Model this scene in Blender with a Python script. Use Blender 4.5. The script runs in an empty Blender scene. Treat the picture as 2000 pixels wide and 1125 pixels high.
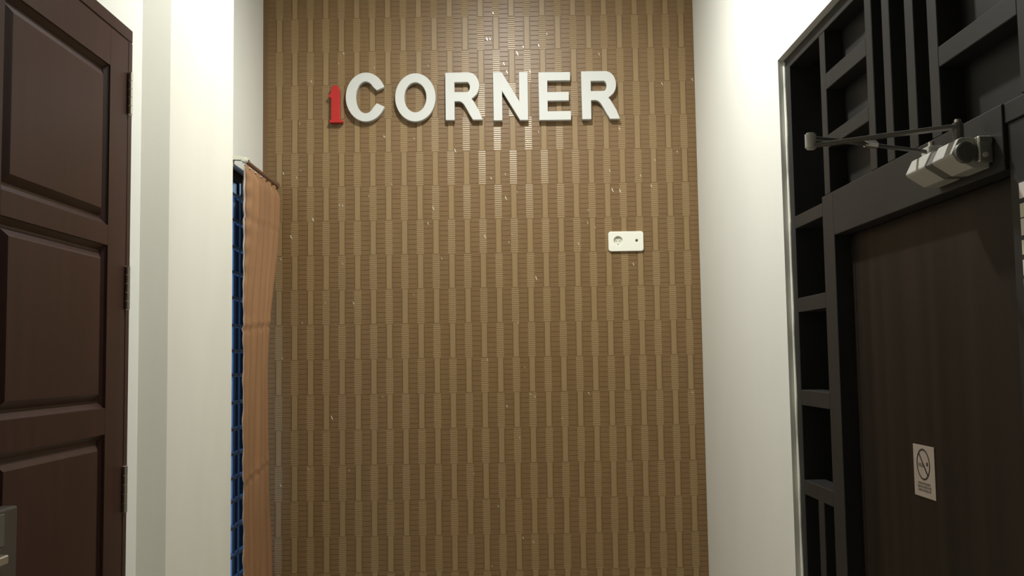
import bpy, bmesh, math, random
from mathutils import Vector, Matrix

random.seed(7)
scene = bpy.context.scene
COL = scene.collection

# ------------------------------------------------------------------ camera
EYE = Vector((0.0, 0.0, 1.55))
PITCH, YAW, ROLL, FPX = 0.0727133, -0.0035751, -0.0150917, 1914.54
fwd = Vector((-math.sin(YAW) * math.cos(PITCH), math.cos(YAW) * math.cos(PITCH), math.sin(PITCH)))
rgt = Vector((math.cos(YAW), math.sin(YAW), 0))
upv = rgt.cross(fwd)
r2 = rgt * math.cos(ROLL) + upv * math.sin(ROLL)
u2 = upv * math.cos(ROLL) - rgt * math.sin(ROLL)
cam_d = bpy.data.cameras.new('camera')
cam = bpy.data.objects.new('camera', cam_d)
COL.objects.link(cam)
M = Matrix((r2, u2, -fwd)).transposed().to_4x4()
M.translation = EYE
cam.matrix_world = M
cam_d.sensor_width = 36.0
cam_d.lens = FPX / 2000.0 * 36.0
cam_d.clip_start = 0.02
scene.camera = cam

# ------------------------------------------------------------------ world, lamp, exposure
world = bpy.data.worlds.new('dusk_sky')
scene.world = world
world.use_nodes = True
bgn = world.node_tree.nodes['Background']
bgn.inputs['Color'].default_value = (0.26, 0.48, 0.85, 1)
bgn.inputs['Strength'].default_value = 2.4

LAMP = Vector((0.0, 2.98, 3.55))
ld = bpy.data.lights.new('ceiling_lamp_light', 'SPOT')      # wide downlight
ld.spot_size = math.radians(174)
ld.spot_blend = 0.80
ld.shadow_soft_size = 0.07
ld.energy = 196.0
ld.color = (1.0, 1.0, 0.945)
lo = bpy.data.objects.new('ceiling_lamp_light', ld)
COL.objects.link(lo)
lo.location = LAMP

vs = scene.view_settings
vs.view_transform = 'Standard'
vs.look = 'None'
vs.gamma = 1.0
vs.use_curve_mapping = False
vs.exposure = 0.0

# ------------------------------------------------------------------ materials
def srgb(r, g, b):
    def f(c):
        c /= 255.0
        return c / 12.92 if c <= 0.04045 else ((c + 0.055) / 1.055) ** 2.4
    return (f(r), f(g), f(b), 1)

def mat(name, col, rough=0.5, metal=0.0, spec=0.5, var=0.0, vscale=(6, 6, 6), bump=0.0, bscale=120.0, bdist=0.001, detail=3.0, trans=0.0):
    m = bpy.data.materials.new(name)
    m.use_nodes = True
    nt = m.node_tree
    b = nt.nodes['Principled BSDF']
    b.inputs['Base Color'].default_value = col
    b.inputs['Roughness'].default_value = rough
    b.inputs['Metallic'].default_value = metal
    b.inputs['Specular IOR Level'].default_value = spec
    tc = nt.nodes.new('ShaderNodeTexCoord')
    if var > 0:
        mp = nt.nodes.new('ShaderNodeMapping')
        mp.inputs['Scale'].default_value = vscale
        nt.links.new(tc.outputs['Object'], mp.inputs['Vector'])
        n = nt.nodes.new('ShaderNodeTexNoise')
        n.inputs['Scale'].default_value = 1.0
        n.inputs['Detail'].default_value = detail
        nt.links.new(mp.outputs['Vector'], n.inputs['Vector'])
        rp = nt.nodes.new('ShaderNodeValToRGB')
        rp.color_ramp.elements[0].position = 0.3
        rp.color_ramp.elements[1].position = 0.7
        rp.color_ramp.elements[0].color = tuple(c * (1 - var) for c in col[:3]) + (1,)
        rp.color_ramp.elements[1].color = tuple(min(1, c * (1 + var)) for c in col[:3]) + (1,)
        nt.links.new(n.outputs['Fac'], rp.inputs['Fac'])
        nt.links.new(rp.outputs['Color'], b.inputs['Base Color'])
    if bump > 0:
        n2 = nt.nodes.new('ShaderNodeTexNoise')
        n2.inputs['Scale'].default_value = bscale
        n2.inputs['Detail'].default_value = 2.0
        nt.links.new(tc.outputs['Object'], n2.inputs['Vector'])
        bp = nt.nodes.new('ShaderNodeBump')
        bp.inputs['Strength'].default_value = bump
        bp.inputs['Distance'].default_value = bdist
        nt.links.new(n2.outputs['Fac'], bp.inputs['Height'])
        nt.links.new(bp.outputs['Normal'], b.inputs['Normal'])
    return m

MW = mat('wall_paint', (0.80, 0.80, 0.745, 1), 0.55, spec=0.3, var=0.02, vscale=(3, 3, 2), bump=0.12, bscale=260)
MPIER = mat('pier_paint_warm_bounce', (0.79, 0.775, 0.69, 1), 0.55, spec=0.3, var=0.025, vscale=(6, 6, 2), bump=0.12, bscale=260)  # wall paint tinted warmer, with bounced light put into the colour
MCEIL = mat('ceiling_paint', (0.78, 0.77, 0.72, 1), 0.8, var=0.02)
MFLOOR = mat('floor_tile', (0.56, 0.49, 0.38, 1), 0.35, var=0.1, vscale=(4, 4, 4))
MWP = mat('wallpaper_base', (0.168, 0.098, 0.040, 1), 0.45, spec=0.5, var=0.06, vscale=(14, 3, 3), bump=0.1, bscale=500, bdist=0.0006)
MRIB = mat('wallpaper_rib', (0.197, 0.116, 0.047, 1), 0.40, spec=0.5, var=0.06, vscale=(14, 3, 3))
MFINE = mat('wallpaper_fine_rib', (0.278, 0.183, 0.083, 1), 0.33, spec=0.6, var=0.05, vscale=(14, 3, 3))
MSTRIP = mat('wallpaper_strip', (0.288, 0.192, 0.088, 1), 0.42, spec=0.5, var=0.05, vscale=(60, 3, 3))
MGLIT = mat('glitter', (0.92, 0.88, 0.72, 1), 0.25, metal=0.3)  # bright cream colour stands in for the glint of the flecks
MDOOR = mat('mahogany_paint', (0.035, 0.0125, 0.0095, 1), 0.36, spec=0.35, var=0.18, vscale=(30, 30, 2.5))
MDARK = mat('charcoal_paint', (0.019, 0.0185, 0.018, 1), 0.5, spec=0.28, var=0.12, vscale=(5, 5, 5), bump=0.1, bscale=90)
MPANE = mat('smoked_pane', (0.024, 0.026, 0.030, 1), 0.45, spec=0.3, var=0.05)
MLEAF = mat('dark_laminate', (0.0125, 0.0078, 0.0048, 1), 0.5, spec=0.25, var=0.65, vscale=(16, 16, 0.35), detail=5)
MWHITE = mat('letter_white', (0.64, 0.65, 0.625, 1), 0.45, spec=0.3, var=0.01)
MRED = mat('letter_red', (0.47, 0.020, 0.018, 1), 0.4, spec=0.4, var=0.02)
MIVORY = mat('socket_plastic', (0.90, 0.90, 0.80, 1), 0.28, spec=0.5, var=0.01)
MSHADE = mat('socket_inner_shade', (0.72, 0.71, 0.61, 1), 0.4, var=0.02)  # plate plastic darkened in colour for the shade inside the cup
MHOLE = mat('socket_hole', (0.012, 0.012, 0.012, 1), 0.6, var=0.02)
MSTEEL = mat('brushed_steel', (0.62, 0.60, 0.54, 1), 0.32, metal=1.0, var=0.05, vscale=(3, 3, 60))
MPLATE = mat('bronze_plate', (0.11, 0.095, 0.085, 1), 0.42, metal=0.6, var=0.05)
MSILV = mat('silver_lacquer', (0.50, 0.50, 0.46, 1), 0.42, metal=0.25, var=0.03)
MSILVD = mat('grey_lacquer', (0.13, 0.125, 0.112, 1), 0.4, metal=0.3, var=0.03)
MPAPER = mat('sign_paper', (0.34, 0.275, 0.225, 1), 0.6, var=0.03, vscale=(20, 20, 20))
MINK = mat('sign_ink', (0.02, 0.012, 0.010, 1), 0.6, var=0.03)
MGREY = mat('sign_grey_print', (0.15, 0.12, 0.10, 1), 0.6, var=0.05)
MLAB = mat('label_pale', (0.74, 0.66, 0.64, 1), 0.5, var=0.05)
MLAB2 = mat('label_cream', (0.70, 0.66, 0.50, 1), 0.5, var=0.05)
MCURT = mat('curtain_cloth', (0.30, 0.162, 0.080, 1), 0.75, spec=0.2, var=0.10, vscale=(3, 12, 1.5), bump=0.2, bscale=700, bdist=0.0005)
MNAVY = mat('window_navy_shade', (0.004, 0.006, 0.011, 1), 0.6, spec=0.1, var=0.1)  # near-black frame colour, shade of the window gaps painted in
MHEM = mat('curtain_hem', (0.45, 0.38, 0.33, 1), 0.8, var=0.05)
MROD = mat('rod_brown', (0.16, 0.085, 0.05, 1), 0.4, var=0.1)
MBRK = mat('bracket_cream', (0.74, 0.72, 0.58, 1), 0.4, var=0.02)
MBLUE = mat('window_blue_paint', (0.26, 0.38, 0.55, 1), 0.4, var=0.08)
MOUT = mat('outside_blocker', (0.006, 0.007, 0.010, 1), 0.9, var=0.2)
MLAMP = mat('lamp_diffuser', (0.9, 0.88, 0.8, 1), 0.5, var=0.01)
_b = MLAMP.node_tree.nodes['Principled BSDF']
_b.inputs['Emission Color'].default_value = (1.0, 1.0, 0.945, 1)
_b.inputs['Emission Strength'].default_value = 3.0

# ------------------------------------------------------------------ helpers
WLOC = {}
def tag(o, label=None, cat=None, group=None, kind=None):
    if label: o['label'] = label
    if cat: o['category'] = cat
    if group: o['group'] = group
    if kind: o['kind'] = kind
    return o

def empty(name, loc):
    o = bpy.data.objects.new(name, None)
    COL.objects.link(o)
    o.location = loc
    o.empty_display_size = 0.05
    WLOC[o.name] = Vector(loc)
    return o

def link_mesh(name, me, m, parent=None, world_loc=(0, 0, 0)):
    o = bpy.data.objects.new(name, me)
    COL.objects.link(o)
    if m is not None and not me.materials:
        me.materials.append(m)
    w = Vector(world_loc)
    WLOC[o.name] = w
    if parent is not None:
        o.parent = parent
        o.location = w - WLOC[parent.name]
    else:
        o.location = w
    return o

def from_bm(name, bm, m, parent=None, smooth=False):
    """bm holds world coordinates; the origin moves to the centre of its box"""
    xs = [v.co.copy() for v in bm.verts]
    c = Vector([(min(v[i] for v in xs) + max(v[i] for v in xs)) / 2 for i in range(3)])
    bmesh.ops.translate(bm, verts=bm.verts, vec=-c)
    bmesh.ops.recalc_face_normals(bm, faces=bm.faces)
    me = bpy.data.meshes.new(name)
    bm.to_mesh(me)
    bm.free()
    if smooth:
        for p in me.polygons: p.use_smooth = True
    return link_mesh(name, me, m, parent, c)

def bm_box(bm, lo, hi, bev=0.0, seg=1):
    lo = Vector(lo); hi = Vector(hi)
    vs_ = [bm.verts.new((x, y, z)) for x in (lo.x, hi.x) for y in (lo.y, hi.y) for z in (lo.z, hi.z)]
    fs = [(0, 1, 3, 2), (4, 6, 7, 5), (0, 4, 5, 1), (2, 3, 7, 6), (0, 2, 6, 4), (1, 5, 7, 3)]
    faces = [bm.faces.new([vs_[i] for i in f]) for f in fs]
    bmesh.ops.recalc_face_normals(bm, faces=faces)
    if bev > 0:
        es = list({e for f in faces for e in f.edges})
        bmesh.ops.bevel(bm, geom=es, offset=bev, segments=seg, affect='EDGES', profile=0.5)

def box(name, lo, hi, m, parent=None, bev=0.0, seg=1):
    bm = bmesh.new()
    bm_box(bm, lo, hi, bev, seg)
    return from_bm(name, bm, m, parent)

def bm_prism(bm, pts, axis, a, b):
    """pts 2D polygon in the two other axes, extruded along axis 'x','y','z' from a to b"""
    def co(p, t):
        return {'x': (t, p[0], p[1]), 'y': (p[0], t, p[1]), 'z': (p[0], p[1], t)}[axis]
    A = [bm.verts.new(co(p, a)) for p in pts]
    B = [bm.verts.new(co(p, b)) for p in pts]
    n = len(pts)
    bm.faces.new(A)
    bm.faces.new(B[::-1])
    for i in range(n):
        bm.faces.new((A[i], A[(i + 1) % n], B[(i + 1) % n], B[i]))

def prism(name, pts, axis, a, b, m, parent=None, bev=0.0):
    bm = bmesh.new()
    bm_prism(bm, pts, axis, a, b)
    bmesh.ops.recalc_face_normals(bm, faces=bm.faces)
    if bev > 0:
        bmesh.ops.bevel(bm, geom=list(bm.edges), offset=bev, segments=1, affect='EDGES')
    return from_bm(name, bm, m, parent)

def bm_tube(bm, p0, p1, ra, rb=None, n=16):
    rb = ra if rb is None else rb
    p0 = Vector(p0); p1 = Vector(p1)
    d = (p1 - p0).normalized()
    s = d.orthogonal().normalized()
    t = d.cross(s)
    A = []; B = []
    for i in range(n):
        a = 2 * math.pi * i / n
        o = s * math.cos(a) + t * math.sin(a)
        A.append(bm.verts.new(p0 + o * ra)); B.append(bm.verts.new(p1 + o * rb))
    bm.faces.new(A[::-1]); bm.faces.new(B)
    for i in range(n):
        bm.faces.new((A[i], A[(i + 1) % n], B[(i + 1) % n], B[i]))

def tube(name, p0, p1, ra, m, parent=None, rb=None, n=16, bev=0.0):
    bm = bmesh.new()
    bm_tube(bm, p0, p1, ra, rb, n)
    if bev > 0:
        es = [e for e in bm.edges if any(len(f.verts) > 4 for f in e.link_faces)]
        bmesh.ops.bevel(bm, geom=es, offset=bev, segments=2, affect='EDGES')
    return from_bm(name, bm, m, parent)

def outline(name, loops, thick, bev, m, parent, to_world, res_origin=None):
    """filled 2D outline with holes -> solid mesh. loops in (u, v); to_world maps (u, v, depth) to a point"""
    cu = bpy.data.curves.new('tmp_curve', 'CURVE')
    cu.dimensions = '2D'
    cu.fill_mode = 'BOTH'
    cu.extrude = thick / 2 - bev
    cu.bevel_depth = bev
    cu.bevel_resolution = 1
    cu.offset = -bev
    for lp in loops:
        sp = cu.splines.new('POLY')
        sp.points.add(len(lp) - 1)
        for i, p in enumerate(lp):
            sp.points[i].co = (p[0], p[1], 0, 1)
        sp.use_cyclic_u = True
    ob = bpy.data.objects.new('tmp_curve', cu)
    COL.objects.link(ob)
    dg = bpy.context.evaluated_depsgraph_get()
    me = bpy.data.meshes.new_from_object(ob.evaluated_get(dg))
    bpy.data.objects.remove(ob)
    bpy.data.curves.remove(cu)
    bm = bmesh.new()
    bm.from_mesh(me)
    bpy.data.meshes.remove(me)
    bmesh.ops.remove_doubles(bm, verts=bm.verts, dist=1e-6)
    for v in bm.verts:
        v.co = to_world(v.co.x, v.co.y, v.co.z)
    return from_bm(name, bm, m, parent)

def arc(cx, cy, rx, ry, a0, a1, n):
    return [(cx + rx * math.cos(math.radians(a0 + (a1 - a0) * i / n)), cy + ry * math.sin(math.radians(a0 + (a1 - a0) * i / n))) for i in range(n + 1)]

# ------------------------------------------------------------------ dimensions of the place
YB = 4.36                    # back wall
XWIN = -1.097                # window wall
XR = 0.857                   # right wall face
XL = -0.96                   # left wall face
XP = -0.911                  # pier face
H = 3.66                     # ceiling
Y0 = -1.9                    # wall behind the camera
TW = 0.14

def struct(o, label):
    return tag(o, label, None, None, 'structure')

def multi_box(name, boxes, m):
    bm = bmesh.new()
    for lo_, hi_ in boxes:
        bm_box(bm, lo_, hi_)
    return from_bm(name, bm, m)

struct(box('floor', (-1.4, Y0 - .1, -0.1), (1.1, YB + .14, 0), MFLOOR), 'brown tiled floor of the hallway')
struct(box('ceiling', (-1.4, Y0 - .1, H), (1.1, YB + .14, H + 0.1), MCEIL), 'white painted hallway ceiling')
wall_back = struct(box('wall_back', (XWIN - TW, YB, 0), (XR + TW, YB + 0.12, H), MWP), 'brown embossed wallpaper wall at the end of the hallway')
struct(box('wall_rear', (XL - TW, Y0 - 0.1, 0), (XR + TW, Y0, H), MW), 'off-white wall behind the viewer')
# left wall with the door opening
DY0, DY1, DZ1 = 1.70, 2.47, 2.407
struct(multi_box('wall_left', [((XL - TW, Y0, 0), (XL, DY0, H)), ((XL - TW, DY1, 0), (XL, 2.544, H)), ((XL - TW, DY0, DZ1), (XL, DY1, H))], MW), 'off-white left wall around the brown panelled door')
struct(prism('wall_pier', [(XWIN - TW, 2.544), (XL, 2.544), (XP, 2.620), (XP, 3.225), (XWIN - TW, 3.225)], 'z', 0, H, MPIER), 'off-white projecting wall pier between brown door and window')
# window wall with its opening
WY0, WY1, WZ0, WZ1 = 3.30, 4.31, 0.42, 2.352
struct(multi_box('wall_left_recess', [((XWIN - TW, 3.225, 0), (XWIN, WY0, H)), ((XWIN - TW, WY1, 0), (XWIN, YB, H)), ((XWIN - TW, WY0, WZ1), (XWIN, WY1, H)), ((XWIN - TW, WY0, 0), (XWIN, WY1, WZ0))], MW), 'pale recessed wall holding the curtained window')
# right wall with the opening of the dark screen
SY0, SY1, SZ1 = 0.75, 3.02, 2.475
struct(multi_box('wall_right', [((XR, SY1, 0), (XR + TW, YB, H)), ((XR, SY0, SZ1), (XR + TW, SY1, H)), ((XR, Y0, 0), (XR + TW, SY0, H))], MW), 'off-white right wall around the dark lattice screen')
struct(box('wall_outside_blocker', (-3.2, 1.2, -0.1), (-3.05, 15.0, 4.6), MOUT), 'dark wall added outside the window to keep its gaps black')  # added blocker: hides the low sky so the window gaps stay dark

struct(box('wall_right_light_stop', (XR + TW, SY0 - 0.1, 0), (XR + TW + 0.04, SY1 + 0.1, SZ1 + 0.1), MPANE), 'dark board added behind the lattice screen to stop sky light')  # added board, stops sky light leaking in behind bars and panes

# caulk bead along the joint between right wall and dark frame
bm = bmesh.new()
prev = None
for i in range(64):
    z = 0.02 + i * (SZ1 - 0.03) / 63
    w = 0.0055 + 0.003 * math.sin(i * 0.9) + random.uniform(-0.0015, 0.0015)
    ring = [bm.verts.new(p) for p in ((0.877, SY1, z), (0.8765 - 0.004, SY1 - 0.0005, z), (0.874, SY1 - w, z), (0.8785, SY1 - w - 0.002, z))]
    if prev:
        for k in range(4):
            bm.faces.new((prev[k], prev[(k + 1) % 4], ring[(k + 1) % 4], ring[k]))
    else:
        bm.faces.new(ring)
    prev = ring
bm.faces.new(prev)
struct(from_bm('trim_1', bm, MPIER), 'uneven pale caulk bead along the dark screen frame')

# ------------------------------------------------------------------ wallpaper relief (ribs and smooth strips)
CP, CX0 = 0.0702, -0.953       # column pitch, a column centre
RP, RZ0 = 0.1547, 2.952        # row pitch, a row boundary
XA, XB = XWIN + 0.001, XR - 0.001
cols = [n for n in range(-3, 27) if XA + 0.004 < CX0 + CP * n < XB - 0.004]
rows = [k for k in range(-4, 20)]
def clampz(z): return max(0.0, min(H - 0.001, z))
# smooth strips: one object each
strip_me = None
W2 = 0.0118
for k in rows:
    zt = clampz(RZ0 - RP * k); zb = clampz(RZ0 - RP * (k + 1))
    if zt - zb < RP * 0.98: continue
    for n in cols:
        if (n + k) % 2: continue
        cx = CX0 + CP * n
        if cx - W2 < XA or cx + W2 > XB: continue
        if strip_me is None:
            b = bmesh.new()
            bm_box(b, (-W2, -0.0022, -RP / 2 + 0.0008), (W2, 0.0004, RP / 2 - 0.0008))
            top = [e for e in b.edges if all(v.co.y < 0 for v in e.verts)]
            bmesh.ops.bevel(b, geom=top, offset=0.0008, segments=1, affect='EDGES')
            bmesh.ops.recalc_face_normals(b, faces=b.faces)
            strip_me = bpy.data.meshes.new('wallpaper_strip')
            b.to_mesh(strip_me); b.free()
            strip_me.materials.append(MSTRIP)
        link_mesh('wallpaper_strip', strip_me, None, wall_back, (cx, YB, (zt + zb) / 2))

def rib_mesh(items, h, g0, g1):
    V = []; F = []
    for x0, x1, z0, z1 in items:
        p = z1 - z0
        prof = [(z0 + p * 0.02, 0.0), (z0 + p * g0, -h), (z0 + p * g1, -h * 0.86), (z1 - p * 0.02, 0.0)]
        i = len(V)
        for x in (x0, x1):
            for z, y in prof: V.append((x, YB + y - 0.0001, z))
        for q in range(3):
            F.append((i + q, i + q + 4, i + q + 5, i + q + 1))
        F.append((i, i + 1, i + 2, i + 3)); F.append((i + 7, i + 6, i + 5, i + 4))
    me = bpy.data.meshes.new('ribs')
    me.from_pydata([(v[0], v[1] - YB, v[2]) for v in V], [], F)
    b = bmesh.new(); b.from_mesh(me); bmesh.ops.recalc_face_normals(b, faces=b.faces); b.to_mesh(me); b.free()
    return me
wide = []; fine = []
for n in [cols[0] - 1] + cols:
    cx = CX0 + CP * (n + 0.5)
    x0 = max(XA, cx - CP / 2 + 0.0165); x1 = min(XB, cx + CP / 2 - 0.0165)
    if x1 - x0 < 0.004: continue
    off = random.random() * 0.022
    z = H - 0.001 - off
    while z - 0.0221 > 0:
        wide.append((x0, x1, z - 0.0221, z)); z -= 0.0221
for n in cols:
    cx = CX0 + CP * n
    for k in rows:
        if (n + k) % 2 == 0: continue
        zt = clampz(RZ0 - RP * k); zb = clampz(RZ0 - RP * (k + 1))
        z = zt
        while z - 0.0092 > zb - 0.0005:
            fine.append((max(XA, cx - 0.0158), min(XB, cx + 0.0158), z - 0.0092, z)); z -= 0.00967
o = link_mesh('wallpaper_ribs', rib_mesh(wide, 0.0012, 0.12, 0.965), MRIB, wall_back, (0, YB, 0)); o['kind'] = 'stuff'
o = link_mesh('wallpaper_fine_ribs', rib_mesh(fine, 0.00065, 0.30, 0.62), MFINE, wall_back, (0, YB, 0)); o['kind'] = 'stuff'

# glitter flecks on the wallpaper, their glints painted as pale comma shapes
G = [(-0.732, 2.945), (-0.755, 2.898), (-0.593, 2.877), (-0.878, 2.817), (-0.545, 2.775), (-0.931, 2.625), (-0.548, 2.559), (-0.926, 2.41), (-0.944, 2.378), (-1.004, 2.398), (-0.752, 2.25), (-0.738, 2.248), (-0.871, 2.187), (-0.969, 2.11), (-1.015, 2.01), (-0.739, 1.987), (-0.816, 1.812), (-0.621, 2.29), (-0.919, 1.725), (-1.007, 1.57), (-0.788, 1.305), (-0.564, 1.394), (-0.892, 1.081), (-1.013, 1.012), (-0.712, 1.074), (-0.231, 2.491), (-0.332, 2.23), (-0.006, 2.272), (-0.071, 2.363), (-0.007, 2.381), (-0.102, 2.1), (0.019, 2.107), (0.005, 2.073), (0.045, 2.299), (-0.356, 2.163), (-0.517, 2.342), (-0.052, 3.123), (-0.081, 3.002), (-0.067, 3.002), (0.055, 2.934), (0.083, 2.964), (0.153, 2.97), (0.191, 3.022), (0.007, 2.849), (0.112, 2.85), (-0.006, 2.887), (-0.349, 2.883), (-0.415, 2.55), (-0.553, 2.561), (0.146, 2.572), (0.097, 2.526), (0.426, 2.926), (0.511, 2.581), (-0.052, 2.615), (-0.165, 1.052), (-0.059, 0.909), (0.048, 0.77), (0.093, 0.752), (-0.09, 0.651), (0.463, 2.39), (0.473, 2.302), (0.507, 2.297), (0.667, 2.436), (0.601, 2.365), (0.648, 2.318), (0.769, 2.472), (0.359, 2.155), (0.393, 2.134), (0.316, 2.061), (0.363, 2.213), (0.559, 1.966), (0.124, 1.91), (-0.098, 1.549), (0.067, 1.513), (0.11, 1.384), (-0.015, 1.345), (0.348, 1.396), (0.228, 1.288), (0.039, 1.205), (0.806, 1.393), (0.041, 1.713), (-0.691, 1.81), (-0.296, 2.004), (0.846, 2.802), (0.708, 2.785), (0.09, 1.395), (-0.422, 1.845)]
BIG = {12, 26, 27, 39, 61, 60, 13, 25, 30, 20, 71}
bm = bmesh.new()
for i, (x, z) in enumerate(G):
    s = 1.0 if i in BIG else random.uniform(0.45, 0.75)
    l = 0.0105 * s; w = 0.0028 * s
    pts = [(-w, l), (0.2 * w, 0.5 * l), (0.9 * w, -0.1 * l), (2.2 * w, -0.9 * l), (1.0 * w, -0.75 * l), (-0.6 * w, -0.15 * l), (-1.2 * w, 0.5 * l)]
    lift = random.uniform(-0.25, 0.1)
    A = [bm.verts.new((x + p, YB - 0.0030 + lift * q * 0.3, z + q)) for p, q in pts]
    B = [bm.verts.new((x + p, YB - 0.0018 + lift * q * 0.3, z + q)) for p, q in pts]
    bm.faces.new(A); bm.faces.new(B[::-1])
    for j in range(7):
        bm.faces.new((A[j], A[(j + 1) % 7], B[(j + 1) % 7], B[j]))
o = from_bm('glitter_glints', bm, MGLIT, wall_back); o['kind'] = 'stuff'

# ------------------------------------------------------------------ left door: frame and panelled leaf
trim = empty('trim_2', (XL, DY1, 0))
struct(trim, 'dark brown wooden frame around the panelled door')
XF0 = XL + 0.004
box('door_jamb', (XL - 0.12, DY1 - 0.026, 0.0), (XF0, DY1 - 0.0005, DZ1 - 0.034), MDOOR, trim, 0.002)
box('door_jamb', (XL - 0.12, DY0 + 0.0005, 0.0), (XF0, DY0 + 0.026, DZ1 - 0.034), MDOOR, trim, 0.002)
box('door_head', (XL - 0.12, DY0 + 0.0005, DZ1 - 0.034), (XF0, DY1 - 0.0005, DZ1 - 0.0005), MDOOR, trim, 0.002)

LY0, LY1, LZ0, LZ1 = DY0 + 0.0265, DY1 - 0.0267, 0.008, DZ1 - 0.0365
XLF = XL + 0.003              # face of the leaf
XLB = XL - 0.040
PY0, PY1 = 1.838, 2.333       # panel opening
door1 = empty('door_1', (XLF, LY1, 0))
struct(door1, 'dark brown wooden door with stacked raised panels, left side')
PZ = [(1.887, 2.275), (1.450, 1.836), (1.000, 1.387), (0.560, 0.940), (0.130, 0.500)]
CH = 0.012   # moulded edge width
def stile(y0, y1, inner):
    # profile in (x, y): moulded sloping edge on the inner side
    if inner > 0:
        pts = [(XLB, y0), (XLF, y0), (XLF, y1 - 0.001), (XLF - 0.004, y1), (XLF - 0.013, y1 + CH), (XLB, y1 + CH)]
    else:
        pts = [(XLB, y1), (XLF, y1), (XLF, y0 + 0.001), (XLF - 0.004, y0), (XLF - 0.013, y0 - CH), (XLB, y0 - CH)]
    return prism('stile', pts, 'z', LZ0, LZ1, MDOOR, door1)
stile(PY1, LY1, -1)
stile(LY0, PY0, 1)
edges = [LZ1] + [z for a in PZ for z in (a[1], a[0])] + [LZ0]
for i in range(0, len(edges), 2):
    zt, zb = edges[i], edges[i + 1]
    pts = []
    c = CH
    # (x, z) profile, moulded towards the panels above and below
    top = [(XLB, zt), (XLF, zt)] if i == 0 else [(XLB, zt + c), (XLF - 0.013, zt + c), (XLF - 0.004, zt), (XLF, zt - 0.001)]
    bot = [(XLF, zb), (XLB, zb)] if i == len(edges) - 2 else [(XLF, zb + 0.001), (XLF - 0.004, zb), (XLF - 0.013, zb - c), (XLB, zb - c)]
    prism('rail', top + bot, 'y', PY0, PY1, MDOOR, door1)
for zb, zt in PZ:
    bm = bmesh.new()
    y0, y1 = PY0 + 0.004, PY1 - 0.004
    z0, z1 = zb + 0.004, zt - 0.004
    xg, xf = XLF - 0.014, XLF - 0.002
    def ring(i, x):
        return [bm.verts.new((x, y, z)) for y, z in ((y0 + i, z0 + i), (y1 - i, z0 + i), (y1 - i, z1 - i), (y0 + i, z1 - i))]
    rb_ = ring(0, XLB + 0.006); r0 = ring(0, xg); r1 = ring(0.014, xg); r2_ = ring(0.028, xf - 0.002); r3 = ring(0.031, xf)
    for a, b in ((rb_, r0), (r0, r1), (r1, r2_), (r2_, r3)):
        for j in range(4):
            bm.faces.new((a[j], a[(j + 1) % 4], b[(j + 1) % 4], b[j]))
    bm.faces.new(r3); bm.faces.new(rb_[::-1])
    from_bm('raised_panel', bm, MDOOR, door1)
# hinges
for za, zb in ((2.183, 2.291), (1.688, 1.797), (1.189, 1.302), (0.25, 0.36)):
    h = box('hinge', (XLF + 0.0003, LY1 - 0.002, za), (XLF + 0.0023, DY1 - 0.002, zb), MSTEEL, door1, 0.0005)
    n = 5
    for i in range(n):
        a = za + (zb - za) * i / n; b = za + (zb - za) * (i + 1) / n
        tube('knuckle', (XLF + 0.006, LY1 + 0.001, a + 0.0008), (XLF + 0.006, LY1 + 0.001, b - 0.0008), 0.0055, MSTEEL, h, n=12)
# handle
hx = XLF
plate = box('handle_plate', (hx, 1.790, 1.030), (hx + 0.030, 1.868, 1.291), MPLATE, door1, 0.004, 2)
plate['label'] = 'dull bronze handle plate'
box('plate_inset', (hx + 0.029, 1.792, 1.225), (hx + 0.0315, 1.818, 1.283), MSILVD, plate, 0.001)
tube('rosette', (hx + 0.029, 1.805, 1.200), (hx + 0.034, 1.805, 1.200), 0.024, MPLATE, plate, bev=0.002)
lever = prism('lever_handle', [(hx + 0.033, 1.790), (hx + 0.052, 1.790), (hx + 0.056, 1.786), (hx + 0.056, 1.670), (hx + 0.044, 1.670), (hx + 0.043, 1.772), (hx + 0.033, 1.774)], 'z', 1.200, 1.215, MSTEEL, door1, 0.002)
lever['label'] = 'bright steel lever handle'

# ------------------------------------------------------------------ window in the recess
win = empty('window_1', (XWIN, WY0, WZ0))
struct(win, 'narrow blue-framed grille window behind the brown curtain')
XG = -1.150
fr = 0.045
for y0, y1, z0, z1 in ((WY0, WY0 + fr, WZ0, WZ1), (WY1 - fr, WY1, WZ0, WZ1), (WY0 + fr, WY1 - fr, WZ0, WZ0 + fr), (WY0 + fr, WY1 - fr, WZ1 - fr, WZ1)):
    box('window_frame', (XWIN - TW + 0.0005, y0 + 0.0005, z0 + 0.0005), (XG + 0.02, y1 - 0.0005, z1 - 0.0005), MNAVY, win, 0.002)
for yy in (3.60, 3.83, 4.055):
    box('window_mullion', (XG - 0.03, yy, WZ0 + fr), (XG + 0.012, yy + 0.032, WZ1 - fr), MBLUE, win, 0.002)
for zz in (2.249, 2.142, 2.03, 1.926, 1.82, 1.707, 1.602, 1.503, 1.391, 1.283, 1.183, 1.086, 0.993, 0.887, 0.773, 0.676, 0.57):
    box('grille_bar', (XG + 0.002, WY0 + fr, zz - 0.008), (XG + 0.024, WY1 - fr, zz + 0.006), MBLUE, win, 0.003)
for yy in (3.70, 3.95, 4.098, 4.2):
    tube('grille_rod', (XG + 0.024, yy, WZ0 + fr), (XG + 0.024, yy, WZ1 - fr), 0.004, MBLUE, win, n=10)
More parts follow.
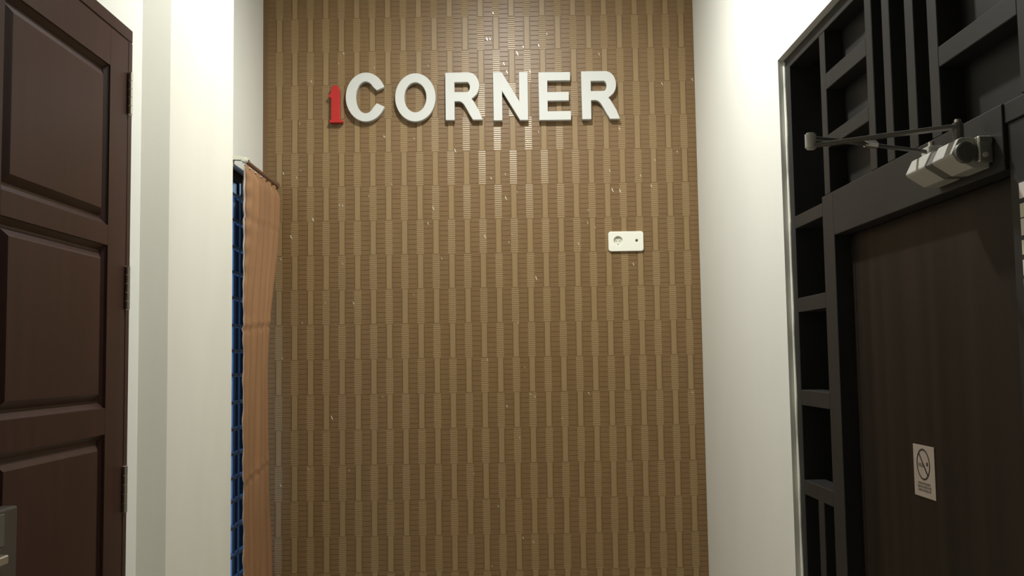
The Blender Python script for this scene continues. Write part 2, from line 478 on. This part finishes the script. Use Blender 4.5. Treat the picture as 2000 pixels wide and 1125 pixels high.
# ------------------------------------------------------------------ curtain rod and curtain
RX, RZ = -1.035, 2.346
rod = empty('curtain_rod', (RX, 4.355, RZ))
tag(rod, 'thin brown curtain rod on the recessed wall beside the wallpaper', 'curtain rod')
tube('rod', (RX, 3.835, RZ + 0.004), (RX, YB - 0.002, RZ), 0.0085, MROD, rod)
tube('finial', (RX, 3.806, RZ + 0.004), (RX, 3.836, RZ + 0.004), 0.0105, MBRK, rod, rb=0.0125, bev=0.003)
br = prism('bracket', [(XWIN, RZ + 0.030), (XWIN + 0.010, RZ + 0.032), (RX + 0.012, RZ + 0.018), (RX + 0.012, RZ + 0.010), (RX - 0.010, RZ + 0.010), (XWIN + 0.010, RZ + 0.012), (XWIN + 0.008, RZ - 0.012), (XWIN, RZ - 0.012)], 'y', 3.846, 3.872, MBRK, rod)
tube('end_cup', (RX, YB - 0.012, RZ), (RX, YB - 0.0005, RZ), 0.015, MROD, rod, bev=0.002)

curt = empty('curtain', (-1.04, 4.09, 0.3))
tag(curt, 'brown pleated curtain hanging beside the blue window', 'curtain')
NZ, NY = 150, 110
def smooth(a, b, t):
    t = max(0, min(1, (t - a) / (b - a))); return t * t * (3 - 2 * t)
def curtain_pt(s, z):
    t = smooth(1.6, 2.3, z)
    farY = 4.235 + 0.110 * smooth(1.45, 2.15, z) + 0.05 * smooth(1.05, 0.7, z)
    nearY = 3.842 - 0.020 * smooth(1.2, 1.7, 2.9 - z)
    fray = (0.006 * math.sin(z * 37) * smooth(2.2, 1.5, z) + 0.004 * math.sin(z * 83 + 1)) * max(0, 1 - s) ** 8
    y = nearY + (farY - nearY) * s + fray
    amp = (0.023 * t + 0.005) * (1 - 0.75 * smooth(2.28, 2.33, z))
    ph = s * 2 * math.pi * 5.6 + 0.12 * math.sin(z * 1.7)
    x = RX - 0.002 + amp * math.sin(ph) + 0.006 * (1 - t) * math.sin(s * 7 + z * 2.3)
    for zc, d, sl in ((2.125, 0.004, 0.02), (1.697, 0.007, 0.03), (1.097, 0.006, 0.06)):
        dz = z - (zc + sl * (s - 0.5))
        x += -d * math.exp(-(dz / 0.006) ** 2) + 0.5 * d * math.exp(-((dz - 0.02) / 0.012) ** 2)
    return (x, y, z)
def cloth(name, s0, s1, ny, m, parent, off=0.0):
    bm = bmesh.new()
    g = []
    for i in range(NZ + 1):
        z = 2.3355 - (2.3355 - 0.30) * i / NZ
        row = []
        for j in range(ny + 1):
            p = curtain_pt(s0 + (s1 - s0) * j / ny, z)
            row.append(bm.verts.new((p[0] + off, p[1], p[2])))
        g.append(row)
    for i in range(NZ):
        for j in range(ny):
            bm.faces.new((g[i][j], g[i][j + 1], g[i + 1][j + 1], g[i + 1][j]))
    o = from_bm(name, bm, m, parent, smooth=True)
    sd = o.modifiers.new('thickness', 'SOLIDIFY'); sd.thickness = 0.002; sd.offset = 0
    return o
cloth('curtain_panel', 0.003, 1.0, NY, MCURT, curt)
cloth('curtain_hem', -0.004, 0.003, 2, MHEM, curt)['label'] = 'pale frayed edge of the curtain'

# ------------------------------------------------------------------ dark lattice screen on the right
XS = 0.877                    # front of the frame
XSB = 0.940                   # back of the bars
scr = empty('lattice_screen', (XS, 2.3, 0))
tag(scr, 'charcoal wooden lattice screen framing the dark door on the right', 'screen')
def bar(name, y0, y1, z0, z1, front=XS, back=XSB):
    return box(name, (front, y0, z0), (back, y1, z1), MDARK, scr, 0.0015)
TOPZ = 2.437
bar('stile', 2.967, SY1 - 0.0005, 0.0, SZ1 - 0.0005, XS, 0.995)                  # far stile
bar('top_rail', SY0 + 0.0005, 2.967, TOPZ, SZ1 - 0.0005)
bar('jamb', 2.615, 2.705, 0.0, 1.988, XS, XSB + 0.03)
TR0, TR1 = 1.870, 1.988
bar('transom', 1.705, 2.615, TR0, TR1, XS, XSB + 0.03)
bar('transom', SY0 + 0.04, 1.705, 1.952, TR1, XS + 0.004, XSB + 0.03)
# narrow lattice column beside the wall
hs = [(1.934, 1.972), (1.679, 1.722), (1.400, 1.446), (1.135, 1.178), (0.62, 0.665), (0.34, 0.385), (0.0, 0.07)]
for a, b in hs:
    bar('cross_bar', 2.705, 2.967, a, b)
bar('mullion', 2.789, 2.839, 0.665, 1.135)
# upper lattice
verts_ = [(2.635, 2.678), (2.291, 2.333), (2.184, 2.227), (2.055, 2.100), (1.943, 1.988), (1.590, 1.638), (1.40, 1.44), (1.15, 1.19)]
for a, b in verts_:
    bar('upright_bar', a, b, TR1, TOPZ)
for y0, y1, a, b in ((2.333, 2.635, 2.273, 2.318), (2.333, 2.635, 2.112, 2.148), (1.638, 1.943, 2.126, 2.168), (1.638, 1.943, 2.318, 2.360), (1.44, 1.59, 2.2, 2.24), (1.19, 1.40, 2.3, 2.34)):
    bar('cross_bar', y0, y1, a, b)
bar('stile', SY0 + 0.0005, SY0 + 0.04, 0.0, TOPZ)
# backing panes, one for each opening
def pane(y0, y1, z0, z1, x=0.928):
    box('pane', (x, y0, z0), (x + 0.008, y1, z1), MDARK if x < 0.95 else MPANE, scr)
zs = [TOPZ] + [z for a, b in hs for z in (b, a)]
for i in range(0, len(zs) - 1, 2):
    zt, zb = zs[i], zs[i + 1]
    if i == 8:
        pane(2.839, 2.967, zb, zt, 0.985); pane(2.705, 2.789, zb, zt, 0.985)
    elif i == 0:
        pane(2.678, 2.967, zb, zt, 0.985)
    else:
        pane(2.705, 2.967, zb, zt, 0.985)
for zt, zb in ((TOPZ, 2.318), (2.273, 2.148), (2.112, TR1)):
    pane(2.333, 2.635, zb, zt)
pane(2.227, 2.291, TR1, TOPZ); pane(2.100, 2.184, TR1, TOPZ); pane(1.988, 2.055, TR1, TOPZ)
for zt, zb in ((TOPZ, 2.360), (2.318, 2.168), (2.126, TR1)):
    pane(1.638, 1.943, zb, zt)
pane(1.44, 1.59, TR1, 2.2); pane(1.44, 1.59, 2.24, TOPZ); pane(1.19, 1.40, TR1, 2.3); pane(1.19, 1.40, 2.34, TOPZ); pane(SY0 + 0.04, 1.15, TR1, TOPZ)
# near side post and fixed panel beyond the leaf
bar('post', 1.60, 1.703, 0.0, 1.952, 0.885, XSB + 0.03)
bar('side_panel', SY0 + 0.04, 1.60, 0.0, 1.952, 0.90, XSB + 0.02)

# door leaf
XLEAF = 0.920
door2 = empty('door_2', (XLEAF, 1.80, 0))
struct(door2, 'dark brown wood-grain door leaf set in the charcoal screen, right side')
box('leaf', (XLEAF, 1.705, 0.008), (XLEAF + 0.036, 2.612, 1.8695), MLEAF, door2, 0.0015)
box('edge_strip', (XLEAF - 0.0012, 2.585, 0.010), (XLEAF + 0.001, 2.611, 1.868), MLEAF, door2, 0.0004)

# ------------------------------------------------------------------ no smoking sign
sgn = empty('no_smoking_sign', (XLEAF, 2.203, 1.23))
tag(sgn, 'small square pale no smoking notice on the dark brown door', 'sign')
SX = XLEAF - 0.0015
box('plaque', (SX, 2.147, 1.230), (XLEAF - 0.0002, 2.258, 1.345), MPAPER, sgn, 0.0005)
def sign_w(u, v, d): return Vector((SX - 0.0004 + d, 2.258 - u, 1.345 - v))
c0 = (0.053, 0.042)
outline('ring', [arc(*c0, 0.0345, 0.0345, 0, 352, 44), arc(*c0, 0.0312, 0.0312, 0, 352, 44)], 0.0006, 0.0, MINK, sgn, sign_w)
outline('slash', [[(0.0295, 0.0195), (0.0325, 0.0165), (0.0765, 0.0635), (0.0735, 0.0665)]], 0.0008, 0.0, MINK, sgn, sign_w)
outline('cigarette', [[(0.026, 0.040), (0.056, 0.040), (0.056, 0.0475), (0.026, 0.0475)]], 0.0006, 0.0, MGREY, sgn, sign_w)
outline('ember', [[(0.070, 0.036), (0.077, 0.036), (0.077, 0.044), (0.070, 0.044)]], 0.0006, 0.0, MINK, sgn, sign_w)
for v0, segs in ((0.082, [(0.022, 0.030), (0.032, 0.037), (0.039, 0.050), (0.052, 0.058), (0.061, 0.075), (0.077, 0.086)]), (0.0895, [(0.018, 0.029), (0.031, 0.044), (0.047, 0.060), (0.062, 0.074), (0.077, 0.089)]), (0.097, [(0.020, 0.033), (0.035, 0.041), (0.044, 0.056), (0.058, 0.070), (0.073, 0.087)])):
    for a, b in segs:
        outline('print_line', [[(a, v0), (b, v0), (b, v0 + 0.0045), (a, v0 + 0.0045)]], 0.0005, 0.0, MGREY, sgn, sign_w)

# ------------------------------------------------------------------ pale label strip near the frame edge
lab = empty('label_strip', (0.885, 1.65, 1.5))
tag(lab, 'narrow pale segmented label strip on the post beside the dark door', 'label')
box('backing', (0.8838, 1.622, 1.50), (0.8849, 1.674, 1.842), MHOLE, lab, 0.0003)
zt = 1.840
for i, (hh, gap) in enumerate([(0.027, 0.009), (0.024, 0.002), (0.029, 0.008), (0.025, 0.009), (0.027, 0.006), (0.02, 0.008), (0.03, 0.004), (0.026, 0.008), (0.028, 0.006)]):
    box('segment', (0.8828, 1.625, zt - hh), (0.8838, 1.672, zt), (MLAB, MLAB2)[i % 2], lab, 0.0003)
    zt -= hh + gap

# ------------------------------------------------------------------ door closer
dc = empty('door_closer', (XS, 1.83, 1.88))
tag(dc, 'silver door closer with folding arm above the dark door', 'door closer')
prof = [(XS, 1.884), (0.846, 1.884), (0.812, 1.906), (0.809, 1.911), (0.823, 1.9385), (0.828, 1.941), (XS, 1.941)]
prism('body', prof, 'y', 1.758, 1.842, MSILV, dc, 0.0010)
prism('body_end', prof, 'y', 1.876, 1.966, MSILV, dc, 0.0015)
prof2 = [(XS, 1.886), (0.848, 1.886), (0.814, 1.907), (0.812, 1.911), (0.825, 1.9365), (0.830, 1.939), (XS, 1.939)]
prism('body_band', prof2, 'y', 1.842, 1.876, MSILVD, dc)
knob = tube('adjuster_cap', (0.832, 1.760, 1.912), (0.832, 1.746, 1.912), 0.0200, MSILVD, dc, rb=0.0185, n=24, bev=0.002)
tube('adjuster_core', (0.832, 1.7465, 1.912), (0.832, 1.742, 1.912), 0.008, MSILVD, knob, n=16)
cap = box('mount_plate', (0.850, 1.740, 1.892), (XS, 1.759, 1.940), MSTEEL, dc, 0.003, 2)
box('plate_lip', (0.850, 1.736, 1.926), (0.8745, 1.741, 1.938), MSTEEL, cap, 0.001)
tube('plate_screw', (0.862, 1.7405, 1.905), (0.862, 1.737, 1.905), 0.0045, MSILV, cap, n=12)
# pinion, arms, elbow, foot
tube('pinion', (0.838, 1.790, 1.944), (0.838, 1.790, 1.975), 0.010, MSILVD, dc, n=18, bev=0.001)
tube('pinion_screw', (0.838, 1.790, 1.975), (0.838, 1.790, 1.982), 0.006, MSTEEL, dc, n=10, bev=0.001)
def flat_arm(name, pts, w, t, m):
    """flat bar through points with the wide side horizontal"""
    bm = bmesh.new()
    prev = None
    for i, p in enumerate(pts):
        p = Vector(p)
        a = Vector(pts[max(0, i - 1)]); b = Vector(pts[min(len(pts) - 1, i + 1)])
        d = (b - a); d.z = 0; d.normalize()
        s = Vector((-d.y, d.x, 0))
        ww = w[i] if isinstance(w, (list, tuple)) else w
        ring = [bm.verts.new(p + s * ww / 2 * sx + Vector((0, 0, t / 2 * sz))) for sx, sz in ((-1, -1), (1, -1), (1, 1), (-1, 1))]
        if prev:
            for k in range(4): bm.faces.new((prev[k], prev[(k + 1) % 4], ring[(k + 1) % 4], ring[k]))
        else: bm.faces.new(ring)
        prev = ring
    bm.faces.new(prev[::-1])
    bmesh.ops.recalc_face_normals(bm, faces=bm.faces)
    bmesh.ops.bevel(bm, geom=list(bm.edges), offset=0.0008, segments=1, affect='EDGES')
    return from_bm(name, bm, m, dc)
EL = (0.602, 1.912)
flat_arm('main_arm', [(0.838, 1.790, 1.968), (0.812, 1.804, 1.968), (0.74, 1.842, 1.967), (EL[0], EL[1], 1.962)], [0.024, 0.022, 0.018, 0.016], 0.007, MSILVD)
fa = flat_arm('fore_arm', [(EL[0], EL[1], 1.978), (0.66, 1.922, 1.974), (0.722, 1.932, 1.969)], [0.016, 0.014, 0.013], 0.006, MSILVD)
tube('arm_rod', (0.700, 1.9285, 1.970), (0.853, 1.956, 1.956), 0.0042, MSILVD, dc, n=12)
tube('adjust_nut', (0.716, 1.931, 1.9695), (0.742, 1.936, 1.967), 0.0075, MSTEEL, dc, n=6)
tube('elbow_joint', (EL[0], EL[1], 1.955), (EL[0], EL[1], 1.988), 0.0110, MSILV, dc, n=20, bev=0.003)
ft = box('foot_bracket', (0.848, 1.940, 1.9455), (XS, 1.978, 1.966), MSILV, dc, 0.002)
tube('foot_screw', (0.858, 1.951, 1.965), (0.858, 1.951, 1.975), 0.0065, MSTEEL, ft, n=10, bev=0.001)

# ------------------------------------------------------------------ wall letters
TL = 0.030
def letter_w(x0, x1, z0, z1):
    def f(u, v, d):      # u,v in 0..1 of the letter's box, v down
        return Vector((x0 + u, YB - 0.0025 - TL / 2 - d, z1 - v))
    return f
def letter(name, loops, bx, m, label, cat='letter'):
    (x0, x1, z0, z1), (w, h) = bx
    sx = (x1 - x0) / w; sz = (z1 - z0) / h
    lp = [[(p[0] * sx, p[1] * sz) for p in l] for l in loops]
    o = outline(name, lp, TL, 0.0012, m, None, letter_w(x0, x1, z0, z1))
    tag(o, label, cat, 'letters of the wall sign')
    return o
# C  (traced proportions, v down)
cC = [p for p in arc(220, 268, 220, 268, -24, -336, 56)]
cI = [p for p in arc(217, 272, 107, 174, -318, -42, 44)]
loopC = cC + [(338, 337)] + cI + [(340, 197)]
letter('sign_letter', [loopC], ((-0.718, -0.544, 2.6235, 2.8465), (423, 535)), MWHITE, 'white block letter C on the brown wallpaper, next to the red numeral')
letter('sign_letter', [arc(222, 262, 222, 262, 0, 354, 60), arc(222, 262, 121, 163, 0, 354, 60)], ((-0.4965, -0.315, 2.620, 2.840), (444, 524)), MWHITE, 'white block letter O on the brown wallpaper wall')
def loops_R():
    out = [(0, 0), (262, 0)] + arc(262, 146, 118, 146, -85, 40, 16) + [(330, 262), (290, 292)] + [(310, 310), (345, 370), (380, 432), (415, 525), (306, 525), (270, 466), (238, 405), (205, 350), (178, 326), (150, 318), (102, 318), (102, 525), (0, 525)]
    inn = [(102, 106), (240, 106)] + arc(240, 162, 36, 56, -85, 85, 12) + [(240, 218), (102, 218)]
    return [out, inn]
letter('sign_letter', loops_R(), ((-0.2705, -0.1045, 2.624, 2.8405), (415, 525)), MWHITE, 'white block letter R between O and N on the wallpaper')
letter('sign_letter', [[(0, 0), (95, 0), (284, 323), (284, 0), (378, 0), (378, 525), (288, 525), (96, 203), (96, 525), (0, 525)]], ((-0.0555, 0.100, 2.6195, 2.839), (378, 525)), MWHITE, 'white block letter N on the brown wallpaper wall')
letter('sign_letter', [[(0, 0), (343, 0), (343, 92), (94, 92), (94, 218), (325, 218), (325, 312), (94, 312), (94, 428), (345, 428), (345, 523), (0, 523)]], ((0.149, 0.292, 2.618, 2.8365), (345, 523)), MWHITE, 'white block letter E on the brown wallpaper wall')
letter('sign_letter', loops_R(), ((0.3415, 0.5115, 2.6195, 2.838), (415, 525)), MWHITE, 'white block letter R at the right end of the word')
one = [(34, 62)] + arc(76, 46, 44, 46, 190, 350, 14) + [(124, 60), (127, 372), (132, 380), (155, 382), (155, 410), (15, 410), (15, 382), (32, 378), (33, 136), (16, 137), (4, 122), (2, 108), (16, 102)]
letter('sign_numeral', [one], ((-0.797, -0.733, 2.6205, 2.7905), (155, 410)), MRED, 'small red numeral 1 on the wallpaper, left of the white letters', 'numeral')

# ------------------------------------------------------------------ wall socket
sk = empty('wall_socket', (0.5275, YB, 2.024))
tag(sk, 'cream double wall plate with power socket and aerial jack', 'wall socket')
sx0, sx1, sz0, sz1 = 0.449, 0.606, 2.0235, 2.113
def sk_w(u, v, d): return Vector((sx0 + u, YB - 0.0068 - d, sz0 + v))
wv, hv, rc = sx1 - sx0, sz1 - sz0, 0.012
rr = arc(wv - rc, hv - rc, rc, rc, 0, 90, 6) + arc(rc, hv - rc, rc, rc, 90, 180, 6) + arc(rc, rc, rc, rc, 180, 270, 6) + arc(wv - rc, rc, rc, rc, 270, 360, 6)
c1 = (0.0435, 0.0475); c2 = (0.1265, 0.0475)
outline('face_plate', [rr, arc(*c1, 0.0195, 0.0195, 0, 348, 30), arc(*c2, 0.0058, 0.0058, 0, 340, 18)], 0.0130, 0.0028, MIVORY, sk, sk_w)
cup = tube('socket_cup', (sx0 + c1[0], YB - 0.0024, sz0 + c1[1]), (sx0 + c1[0], YB - 0.0034, sz0 + c1[1]), 0.0205, MSHADE, sk, n=28)
for s in (-1, 1):
    tube('pin_hole', (sx0 + c1[0] + s * 0.0085, YB - 0.0032, sz0 + c1[1]), (sx0 + c1[0] + s * 0.0085, YB - 0.0038, sz0 + c1[1]), 0.0022, MSILVD, cup, n=12)
    box('earth_clip', (sx0 + c1[0] - 0.003, YB - 0.0095, sz0 + c1[1] + s * 0.0165 - 0.0015), (sx0 + c1[0] + 0.003, YB - 0.0034, sz0 + c1[1] + s * 0.0165 + 0.0015), MSTEEL, cup)
jack = tube('aerial_jack', (sx0 + c2[0], YB - 0.0026, sz0 + c2[1]), (sx0 + c2[0], YB - 0.0042, sz0 + c2[1]), 0.0065, MHOLE, sk, n=16)
tube('jack_pin', (sx0 + c2[0], YB - 0.0040, sz0 + c2[1]), (sx0 + c2[0], YB - 0.0125, sz0 + c2[1]), 0.0022, MSTEEL, jack, n=10)

# ------------------------------------------------------------------ the ceiling lamp itself (above the picture)
lm = empty('ceiling_lamp', (LAMP.x, LAMP.y, H))
tag(lm, 'round white ceiling lamp above the end of the hallway', 'ceiling lamp')
tube('lamp_base', (LAMP.x, LAMP.y, H - 0.001), (LAMP.x, LAMP.y, H - 0.022), 0.130, MIVORY, lm, n=40, bev=0.004)
tube('diffuser', (LAMP.x, LAMP.y, H - 0.022), (LAMP.x, LAMP.y, H - 0.085), 0.115, MLAMP, lm, n=40, bev=0.008)
